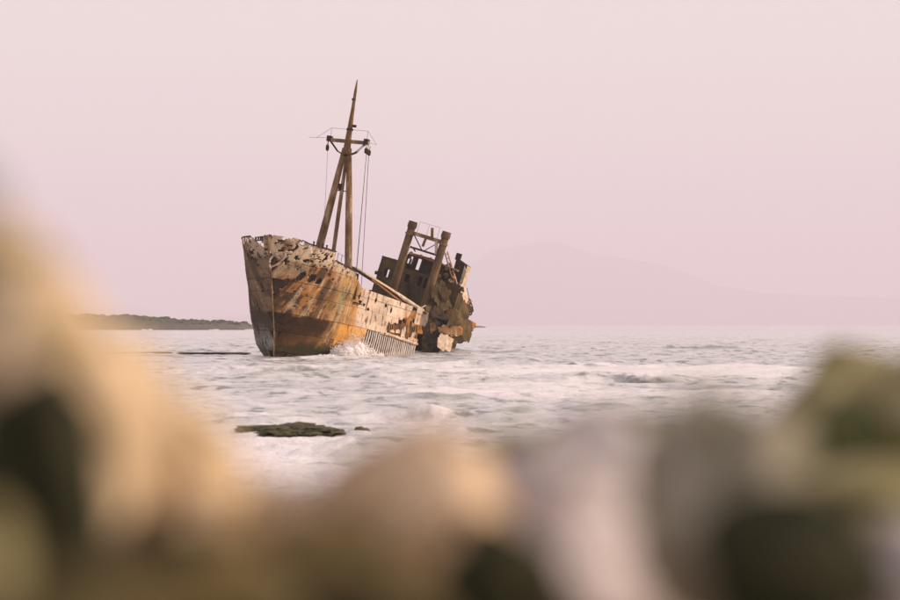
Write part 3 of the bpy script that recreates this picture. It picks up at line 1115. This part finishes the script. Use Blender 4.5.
# funnel stump, sunlit outer side coloured paler than its dark front, with cap
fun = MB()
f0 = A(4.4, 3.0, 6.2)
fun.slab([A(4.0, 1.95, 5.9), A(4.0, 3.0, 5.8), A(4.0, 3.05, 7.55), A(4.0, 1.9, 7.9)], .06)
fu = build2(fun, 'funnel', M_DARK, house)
mb = MB()
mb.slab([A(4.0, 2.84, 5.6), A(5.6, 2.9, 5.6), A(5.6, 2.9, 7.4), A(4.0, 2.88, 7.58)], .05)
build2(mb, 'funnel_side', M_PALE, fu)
mb = MB()
mb.slab([A(4.0, 1.9, 7.88), A(4.0, 2.88, 7.58), A(5.6, 2.9, 7.42), A(5.6, 1.9, 7.75)], .05)
build2(mb, 'funnel_top', M_DARK, fu)
mb = MB()
mb.box(A(4.1, 2.0, 8.05), (.4, .42, .62), C12.to_3x3())
build2(mb, 'vent', M_DARK, fu)
mb = MB()
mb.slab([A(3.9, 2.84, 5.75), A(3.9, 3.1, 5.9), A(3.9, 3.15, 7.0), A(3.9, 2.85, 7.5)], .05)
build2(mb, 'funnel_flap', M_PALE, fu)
# fallen ladder and junk behind the starboard post
mb = MB()
for dp in (0, .32):
    mb.tube([A(3.0, .9 + dp, 8.25), A(3.2, 2.55 + dp, 5.75)], .07, 6)
for t in np.linspace(.1, .9, 7):
    a_, b_ = A(3.0, .9, 8.25).lerp(A(3.2, 2.55, 5.75), t), A(3.0, 1.22, 8.25).lerp(A(3.2, 2.87, 5.75), t)
    mb.tube([a_, b_], .035, 5)
build2(mb, 'fallen_ladder', M_PALE, wreck)
for k, (p, z, r, m) in enumerate(((1.25, 6.6, .30, M_PANELA), (1.75, 6.2, .3, M_MAST), (2.25, 5.85, .26, M_PALE), (1.2, 5.95, .25, M_ORANGE), (1.6, 6.75, .22, M_MAST), (2.5, 6.15, .25, M_ORANGE))):
    mb = MB()
    v_, f_ = blob((0, 0, 0), (r, r * .7, r * .8), 60 + k, 2, .7)
    mb.add([A(2.95, p, z) + Vector(q) for q in v_], f_)
    build2(mb, 'wreckage_lump', m)
# king posts and the gantry between them
for p in (-1.6, 1.6):
    mb = MB()
    mb.tube([A(0, p, -1.0), A(0, p, 4), A(0, p, 9.55)], [.38, .36, .33], 18, .03)
    kp = build2(mb, 'king_post', M_POST, wreck, True)
    mb = MB()
    mb.tube([A(0, p, 9.35), A(0, p, 9.6), A(0, p, 9.95)], [.38, .41, .38], 18, .05)
    build2(mb, 'post_cap', M_POST, kp)
    mb = MB()
    mb.tube([A(0, p, 8.75), A(0, p, 8.9)], .40, 16)
    build2(mb, 'post_band', M_MAST, kp)
mb = MB()
mb.box((A(0, -1.3, 9.0) + A(0, 1.3, 8.95)) / 2, (.3, 2.7, .32), C12.to_3x3())
gan = build2(mb, 'gantry_beam', M_MAST)
mb = MB()
mb.box((A(0, -1.3, 7.75) + A(0, 1.3, 7.75)) / 2, (.16, 2.8, .17), C12.to_3x3())
build2(mb, 'gantry_lower_beam', M_DARK, gan)
for a_, b_, r, m in (((-1.2, 8.9), (-.1, 7.8), .05, M_DARK), ((1.25, 8.9), (.15, 7.8), .04, M_WIRE), ((-1.25, 8.2), (-1.25, 7.0), .05, M_PALE), ((-.02, 9.0), (-.1, 8.1), .12, M_MAST), ((.95, 8.9), (1.3, 7.8), .13, M_PALE), ((.5, 9.0), (.25, 9.9), .13, M_MAST), ((-1.0, 7.8), (-.6, 7.5), .06, M_DARK)):
    mb = MB()
    mb.tube([A(-.1, *a_), A(-.1, *b_)], r, 6, .2)
    build2(mb, 'gantry_brace', m, gan)
for p in (-1.0, -.1, .9):
    wire(A(0, p, 9.0), A(0, p, 10.1), .012, name='rail_wire', par=gan)
wire(A(0, -1.0, 10.1), A(0, .9, 10.1), .012, name='rail_wire', par=gan)


# stern hull: cross-section frames and torn plates hanging over the break
def stern_half(s, z):
    return (4.75 - .035 * max(s, 0)) * min(1, max(.0, (z + 4) / 4)) ** .4


mb = MB()
vs, fs = [], []
srow = np.linspace(-1.2, 2.6, 12)
zrow = np.linspace(-3.2, 3.0, 14)
for side in (1, -1):
    base = len(vs)
    for i, s in enumerate(srow):
        for j, z in enumerate(zrow):
            zz = min(z, 3.0)
            w = .25 * (float(fbm(s * .6, z * .6, side, 501, 3)) - .5) * 2
            vs.append(A(s, side * (stern_half(s, zz) + w - .35), zz))
    m_ = len(zrow)
    for i in range(len(srow) - 1):
        for j in range(m_ - 1):
            if float(fbm(srow[i] * .9, zrow[j] * .9, side, 511, 3)) > .66 and j > 6:
                continue
            a_ = base + i * m_ + j
            fs.append((a_, a_ + m_, a_ + m_ + 1, a_ + 1))
mb.add(vs, fs)
sh = build2(mb, 'stern_hull', M_HOUSE)
sh.modifiers.new('thickness', 'SOLIDIFY').thickness = .06
mb = MB()
mb.slab([A(-.9, -4.4, 2.6), A(-.9, 4.2, 2.6), A(2.4, 4.0, 2.6), A(6, -3.2, 2.6)], .08)
build2(mb, 'after_deck', M_DARK)
mb = MB()
mb.slab([A(.8, -4.3, -3), A(.8, 4.3, -3), A(.8, 4.3, 2.5), A(.8, -4.3, 2.5)], .08)
build2(mb, 'hold_bulkhead', M_DARK)


# torn plates: polygons (photo px, py, depth) with their own paint, save one dark sheet for shade
def torn(name, pts, mat, bend=0.25, sub=3, seed=0, par=None):
    import bmesh
    bm = bmesh.new()
    q_ = [loc(*p) for p in pts]
    ctr = sum(q_, Vector()) / len(q_)
    bv = [bm.verts.new(ctr + (p - ctr) * 1.14) for p in q_]
    bm.faces.new(bv)
    bmesh.ops.triangulate(bm, faces=bm.faces[:])
    for _ in range(sub + 1):
        bmesh.ops.subdivide_edges(bm, edges=bm.edges[:], cuts=1, use_grid_fill=True)
    V = np.array([v.co[:] for v in bm.verts])
    d = bend * (2 * (fbm(V[:, 0] * .9, V[:, 1] * .9, V[:, 2] * .9, 600 + seed, 3) - .5) + 1.5 * np.abs(fbm(V[:, 0] * 1.5, V[:, 1] * 1.5, V[:, 2] * 1.5, 700 + seed, 2) - .5))
    jz = .07 * (fbm(V[:, 0] * 4, V[:, 1] * 4, V[:, 2] * 4, 640 + seed, 2) - .5)
    for v, q, j in zip(bm.verts, d, jz):
        v.co += Vector((q, 0, j + q * .2)) + (Vector((0, j, j * 1.5)) if v.is_boundary else Vector())
    bm.faces.ensure_lookup_table()
    FC = np.array([f.calc_center_median()[:] for f in bm.faces])
    hn = fbm(FC[:, 0] * 2.6, FC[:, 1] * 2.6, FC[:, 2] * 2.6, 660 + seed, 3, .6)
    edge = np.array([any(v.is_boundary for v in f.verts) for f in bm.faces])
    kill = [f for f, h_, e_ in zip(bm.faces, hn, edge) if h_ > (.58 if e_ else (.70 if mat not in (M_PALE, M_RED) else .95))]
    bmesh.ops.delete(bm, geom=kill, context='FACES')
    for _ in range(2):
        edge2 = [f for f in bm.faces if sum(e.is_boundary for e in f.edges) >= 2]
        bmesh.ops.delete(bm, geom=edge2, context='FACES')
    left, best = set(bm.faces), []
    while left:
        st, isl = [left.pop()], []
        while st:
            f = st.pop()
            isl.append(f)
            for e in f.edges:
                for g in e.link_faces:
                    if g in left:
                        left.discard(g)
                        st.append(g)
        if len(isl) > len(best):
            best = isl
    bs = set(best)
    bmesh.ops.delete(bm, geom=[f for f in bm.faces if f not in bs], context='FACES')
    me = bpy.data.meshes.new(name)
    bm.to_mesh(me)
    bm.free()
    me.materials.append(mat)
    o = bpy.data.objects.new(name, me)
    COL.objects.link(o)
    o.parent = par or sh
    md = o.modifiers.new('thickness', 'SOLIDIFY')
    md.thickness = .045
    return o


TP = [
    ([(433, 270, 250), (441, 268, 250.6), (448, 269, 251), (453, 273, 251.6), (451, 279, 251), (446, 282, 251), (436, 283, 250)], M_HOUSE),
    ([(448, 268, 251.2), (457, 276, 252), (462, 285, 254), (463.5, 292, 254), (458, 288, 253), (452, 281, 251.6)], M_PANELA),
    ([(437, 283, 249), (447, 282, 250), (453, 286, 250.6), (455, 297, 250.4), (451, 306, 249.4), (444, 312, 248), (439, 306, 247.5), (435, 300, 247)], M_HOUSE),
    ([(452, 284, 251), (459, 290, 252), (463, 303, 253), (459, 311, 251), (453, 311, 250), (450, 303, 249.8), (455, 296, 250.6)], M_PANELA),
    ([(427, 300, 247.5), (437, 288, 248.5), (439, 300, 247.8), (438, 312, 247), (433, 320, 246.2), (426, 316, 246)], M_HOUSE),
    ([(436, 300, 247.6), (442, 311, 247.2), (447, 318, 247), (446, 330, 246), (436, 333, 245.5), (430, 322, 245.8)], M_DARK),
    ([(446, 312, 247.5), (453, 309, 248), (457, 313, 248.6), (456, 322, 248), (450, 329, 246.5), (447, 323, 246.5)], M_PANELA),
    ([(455, 310, 248.8), (460, 312, 249.2), (463, 320, 249.4), (459, 327, 248), (454, 325, 247.6)], M_HOUSE),
    ([(459, 309, 251), (464, 301, 253), (467, 308, 253), (468, 317, 252), (463, 321, 251), (460, 318, 250.5)], M_HOUSE),
    ([(464, 286, 255), (467, 297, 255.5), (468, 303, 255), (465.5, 303, 254), (461.5, 296, 253.5), (459.5, 288, 253.5)], M_PALE),
    ([(466, 300, 255.5), (470, 300, 256), (473.5, 311, 256), (470, 315.5, 255), (466, 319, 254), (464.5, 309, 254)], M_DARK),
    ([(463, 303.5, 253.8), (470, 300, 255), (470.5, 302, 255), (463.5, 306, 253.6)], M_RED),
    ([(464, 307, 253.3), (466, 306, 253.4), (465, 311, 253.1), (466, 316, 253), (463.8, 317, 253), (463.5, 311, 253)], M_PALE),
    ([(460, 324, 249.5), (467, 319.5, 251.5), (472, 324, 253), (474.5, 326, 253.5), (471, 332, 252.5), (468.5, 341, 251), (463, 340, 249.7), (459, 332, 248.6)], M_HOUSE),
    ([(455, 327, 247.4), (460, 332, 248.4), (464, 341.5, 249.5), (459, 343, 248.4), (455, 342, 248), (452, 335, 247)], M_DARK),
    ([(449, 329, 245.6), (455, 326, 246.4), (460, 329, 247), (459, 335, 246.6), (451, 337, 245.6)], M_MAST),
    ([(458, 326.5, 246.8), (462, 329, 247.4), (461, 335, 247), (457.5, 333, 246.5)], M_ORANGE),
    ([(438, 328, 244.9), (444, 325.5, 245.2), (449, 329, 245.4), (451, 335, 245.2), (444, 334.5, 244.6), (439, 333, 244.6)], M_MAST),
    ([(440, 334.5, 244), (446, 335, 244.3), (452, 339.5, 245), (450.5, 346, 244.8), (449, 351, 244.6), (445, 349, 244.1), (443, 351, 244), (437.5, 346.5, 243.6), (438.5, 339, 243.7)], M_PALE),
    ([(451, 338, 245.8), (457, 341, 246.5), (455, 347, 246.3), (453, 351, 246), (449.5, 352, 245.8)], M_HOUSE),
    ([(424, 320, 245.4), (432, 318, 245.5), (439, 326, 245.3), (440, 353, 244.8), (422, 354, 244.5), (423, 340, 244.8)], M_DARK),  # dark sheet put in for the shaded interior at the break
    ([(469, 320, 252.5), (475, 324, 253.5), (473.5, 328, 253.2), (470, 326, 252.6)], M_ORANGE),
    ([(405, 318, 240), (414, 312, 241), (420, 318, 240.5), (421, 333, 239.5), (408, 334, 239)], M_ORANGE),
    ([(430, 286, 246.9), (435, 284, 247.4), (437, 294, 247.2), (432, 298, 246.6)], M_PANELA),
    ([(441, 290, 248), (446, 288, 248.6), (449, 296, 248.6), (445, 302, 248), (441, 297, 247.8)], M_PANELA),
    ([(430, 325, 245), (434, 323, 245), (436, 330, 244.8), (431, 333, 244.7)], M_MAST),
]
for k, (pts, m) in enumerate(TP):
    torn('torn_plate', pts, m, .12 if m in (M_PALE, M_RED) else .26, 3, k)
# bent wires and frames sticking out of the torn edge
for (a_, b_) in (((462, 275, 254), (466.5, 272.5, 255)), ((470, 303, 256), (467, 288, 255.5)), ((455, 310, 249), (452, 318, 248))):
    wire(loc(*a_), loc(*b_), .03, name='bent_frame', par=sh)

# ------------------------------------------------------------------ splash of surf against the hull
rs = random.Random(11)
mb = MB()
for k in range(9000):
    t = rs.random()
    s = 3.2 + 4.8 * t
    z0 = float(half(s, 1.5))
    hh = abs(rs.gauss(0, 1)) * (.6 * math.exp(-((s - 5.6) / 1.5) ** 2) + .22)
    p = M1 @ L(s, z0 + .12 + abs(rs.gauss(0, .45)), 1.6)
    r = rs.uniform(.012, .045) * (1.5 - min(hh, 1.2) * .6)
    c = Vector((p.x, p.y, max(.05, hh)))
    mb.add([c + Vector(q) * r for q in ((1, 0, 0), (-1, 0, 0), (0, 1, 0), (0, -1, 0), (0, 0, 1.2), (0, 0, -1))],
           [(0, 2, 4), (2, 1, 4), (1, 3, 4), (3, 0, 4), (2, 0, 5), (1, 2, 5), (3, 1, 5), (0, 3, 5)])
for k in range(46):
    s = 2.0 + 8 * k / 46
    p = M1 @ L(s, float(half(s, 1.5)) + .35 + rs.uniform(0, .5), 1.6)
    e = math.exp(-((s - 5.6) / 1.4) ** 2)
    r = rs.uniform(.2, .38) * (.6 + .6 * e)
    mb.add(*blob((p.x, p.y, .05 + rs.random() * .6 * e), (r * 1.3, r, r * (.6 + 1.0 * e)), k, 3, .75, 2.2))
sp = mb.build('splash', M_FOAM)
tag(sp, 'white splash of surf bursting against the orange side of the hull', 'splash', kind='stuff')

# ------------------------------------------------------------------ rocks in and near the water
M_ROCK = mat_col('weathered_rock', 5, .9, .6, .6, .05)


def rock(name, label, center, rad, seed, cols, cat='rock', group=None, sub=4, amp=.38, freq=1.25, mat=None, rot=0):
    v, f = blob((0, 0, 0), (1, 1, 1), seed, sub, amp, freq)
    # flatten facets a little: quantised planes give a broken look
    for k in range(7):
        d = np.random.default_rng(seed * 31 + k).normal(size=3)
        d /= np.linalg.norm(d)
        lim = .72 + .12 * np.random.default_rng(seed * 17 + k).random()
        ex = np.maximum(v @ d - lim, 0)
        v = v - ex[:, None] * d * .8
    c0, c1, c2 = map(np.array, cols)
    nn = fbm(v[:, 0] * 1.7 + seed, v[:, 1] * 1.7, v[:, 2] * 1.7, seed + 7, 4, .6)
    col = lerp3(np.ones_like(v) * c0, c1, sstep(.42, .56, nn))
    col = lerp3(col, c2, sstep(.56, .66, fbm(v[:, 0] * 2.3, v[:, 1] * 2.3 + seed, v[:, 2] * 2.3, seed + 19, 4)))
    v = v * np.array(rad)
    if rot:
        v = v @ np.array(Matrix.Rotation(rot, 3, 'Z'))
    o = mk(name, v, f, mat or M_ROCK, None, True, col)
    o.location = center
    return tag(o, label, cat, group)


DK = [(0.045, 0.038, 0.022), (0.085, 0.068, 0.038), (0.05, 0.055, 0.02)]
for k, (px_, py_, w_, h_, lab) in enumerate(((266, 431, .62, .11, 'low mossy reef rock at the left end of the dark reef by the shore'), (294, 430, .62, .15, 'tallest mossy reef rock in the middle of the dark reef by the shore'),
                                            (321, 433, .60, .11, 'flat dark reef rock at the right end of the reef by the shore'), (284, 435.5, .55, .09, 'thin dark reef stone in front of the mossy reef, half drowned in foam'), (306, 436, .35, .08, 'smallest dark stone in front of the mossy reef'))):
    x, y = sea_at(px_, py_)
    rock('reef_rock', lab, (x, y, .03), (w_, .7, h_), 3 + k * 11, DK, sub=5, amp=.75, freq=2.9, group='reef rocks near the shore')
x, y = sea_at(362, 431)
rock('reef_rock', 'little rock awash right of the mossy reef, ringed by foam', (x, y, -.03), (.2, .4, .13), 5, DK, sub=3, amp=.5, freq=2.2, group='reef rocks near the shore')
x, y = sea_at(222, 361.5)
rock('reef_rock', 'tiny dark rock awash left of the bow', (x, y, .0), (.75, .9, .22), 6, DK, sub=3, amp=.5)
x, y = sea_at(165, 353.5)
rock('reef_ledge', 'long thin dark ledge just breaking the water left of the bow', (x, y, -.02), (7.2, 3.5, .2), 8, DK, cat='reef', sub=5, amp=.45, freq=2.2)
p = at(478, 325, 2600)
rock('islet', 'tiny dark islet on the horizon just right of the stern', (p.x, p.y, -.1), (7.5, 6, 1.9), 9, DK, cat='islet', sub=3, amp=.4)

# ------------------------------------------------------------------ foreground rocks, close to the lens
TAN = [(0.43, 0.305, 0.19), (0.61, 0.46, 0.325), (0.20, 0.145, 0.075)]
TNB = [(0.53, 0.385, 0.25), (0.70, 0.53, 0.38), (0.26, 0.20, 0.11)]
PNK = [(0.42, 0.30, 0.205), (0.56, 0.41, 0.30), (0.19, 0.135, 0.075)]
BRN = [(0.060, 0.045, 0.018), (0.115, 0.08, 0.035), (0.03, 0.026, 0.011)]
GRY = [(0.44, 0.375, 0.385), (0.54, 0.47, 0.49), (0.29, 0.24, 0.225)]
DGN = [(0.075, 0.085, 0.032), (0.12, 0.12, 0.05), (0.045, 0.06, 0.02)]
GYO = [(0.27, 0.235, 0.19), (0.34, 0.30, 0.25), (0.16, 0.15, 0.10)]
GRN = [(0.19, 0.16, 0.075), (0.30, 0.25, 0.145), (0.075, 0.08, 0.032)]
DRK = [(0.020, 0.020, 0.010), (0.036, 0.033, 0.016), (0.014, 0.018, 0.008)]  # dim edge stone, and stones coloured as the shaded gaps between rocks
# label, px, py, depth, radius px x, radius px z, depth radius m, colours, seed
FR = [
    ('dim out of focus stone at the far left edge, almost touching the lens', -72, 270, 1.05, 62, 140, .04, DRK, 20),
    ('tall blurred tan boulder at the left edge', 12, 415, 1.85, 132, 180, .10, TNB, 21),
    ('dark stone standing in for the shaded hollow of the tall tan boulder', 35, 500, 1.62, 80, 135, .04, DRK, 22),
    ('olive brown stone at the very left below the tall tan boulder', -15, 575, 1.5, 40, 90, .04, GRN, 18),
    ('dark brown stone in the bottom left corner', 60, 640, 1.45, 110, 70, .04, BRN, 19),
    ('bright golden shoulder of rock between the tall boulder and the golden rock', 118, 435, 2.0, 50, 115, .06, TAN, 17),
    ('bright sunlit golden rock sloping beside the tall left boulder', 172, 500, 2.1, 92, 108, .09, TAN, 23),
    ('dark brown rock along the bottom, below the golden rock', 185, 610, 1.75, 150, 82, .06, BRN, 24),
    ('brown rock sloping down right of the golden rock', 275, 555, 2.25, 90, 88, .08, PNK, 25),
    ('dark olive stone in the dip left of the pinkish rock', 325, 590, 1.95, 85, 82, .05, BRN, 34),
    ('rounded pinkish tan rock in the bottom middle', 425, 525, 2.2, 95, 98, .10, PNK, 26),
    ('small tan stone on the left flank of the pinkish rock', 365, 510, 2.3, 55, 62, .06, PNK, 36),
    ('dark stone standing in for the shade under the pinkish tan rock', 500, 600, 1.85, 75, 85, .04, DRK, 27),
    ('dark brown stone at the bottom centre under the pinkish rock', 385, 630, 1.75, 80, 62, .04, BRN, 37),
    ('olive brown stone between the pinkish rock and the pale grey boulder', 525, 520, 2.7, 80, 88, .08, GRN, 35),
    ('broad pale grey boulder right of the middle', 585, 560, 2.35, 125, 132, .12, GRY, 28),
    ('olive rock peeking over the broad pale grey boulder', 640, 490, 2.85, 130, 88, .10, GRN, 29),
    ('grey green rock right of the broad pale boulder', 722, 512, 2.02, 92, 118, .05, GYO, 38),
    ('black green stone standing in for the shaded hollow below the mossy right rock', 785, 572, 1.82, 88, 90, .04, DRK, 30),
    ('mossy olive green rock rising at the right edge', 880, 440, 3.2, 105, 100, .14, GRN, 31),
    ('second mossy rock running out of the right edge', 960, 430, 3.0, 110, 108, .12, GRN, 39),
    ('dark green stone set into the mossy right rock', 850, 448, 2.95, 42, 45, .03, DGN, 40),
    ('grey rock in the bottom right corner', 915, 600, 1.85, 62, 78, .05, GRY, 32),
    ('olive rock between the mossy rock and the grey corner rock', 860, 530, 2.45, 100, 76, .08, GRN, 33),
]
for lab, px, py_, d, rx, rz, ry, cols, seed in FR:
    c = at(px, py_, d)
    rock('shore_rock', lab, c, (rx * d / F, ry, rz * d / F), seed, cols, group='blurred rocks in the foreground', sub=5, amp=.34, freq=1.7)

# ------------------------------------------------------------------ haze
bm_v = [(x, y, z) for z in (-4.5, 780) for x, y in ((-15900, -320), (15900, -320), (15900, 26800), (-15900, 26800))]
mh = bpy.data.materials.new('haze_air')
mh.use_nodes = True
mh.node_tree.nodes.clear()
om = mh.node_tree.nodes.new('ShaderNodeOutputMaterial')
pv = mh.node_tree.nodes.new('ShaderNodeVolumePrincipled')
pv.inputs['Color'].default_value = (0.70, 0.645, 0.76, 1)
pv.inputs['Density'].default_value = 1.35e-4
pv.inputs['Anisotropy'].default_value = 0.0
mh.node_tree.links.new(pv.outputs[0], om.inputs['Volume'])
hz = mk('haze', bm_v, [(3, 2, 1, 0), (4, 5, 6, 7), (0, 1, 5, 4), (1, 2, 6, 5), (2, 3, 7, 6), (3, 0, 4, 7)], mh)
tag(hz, 'pink haze hanging over the bay', 'haze', kind='stuff')
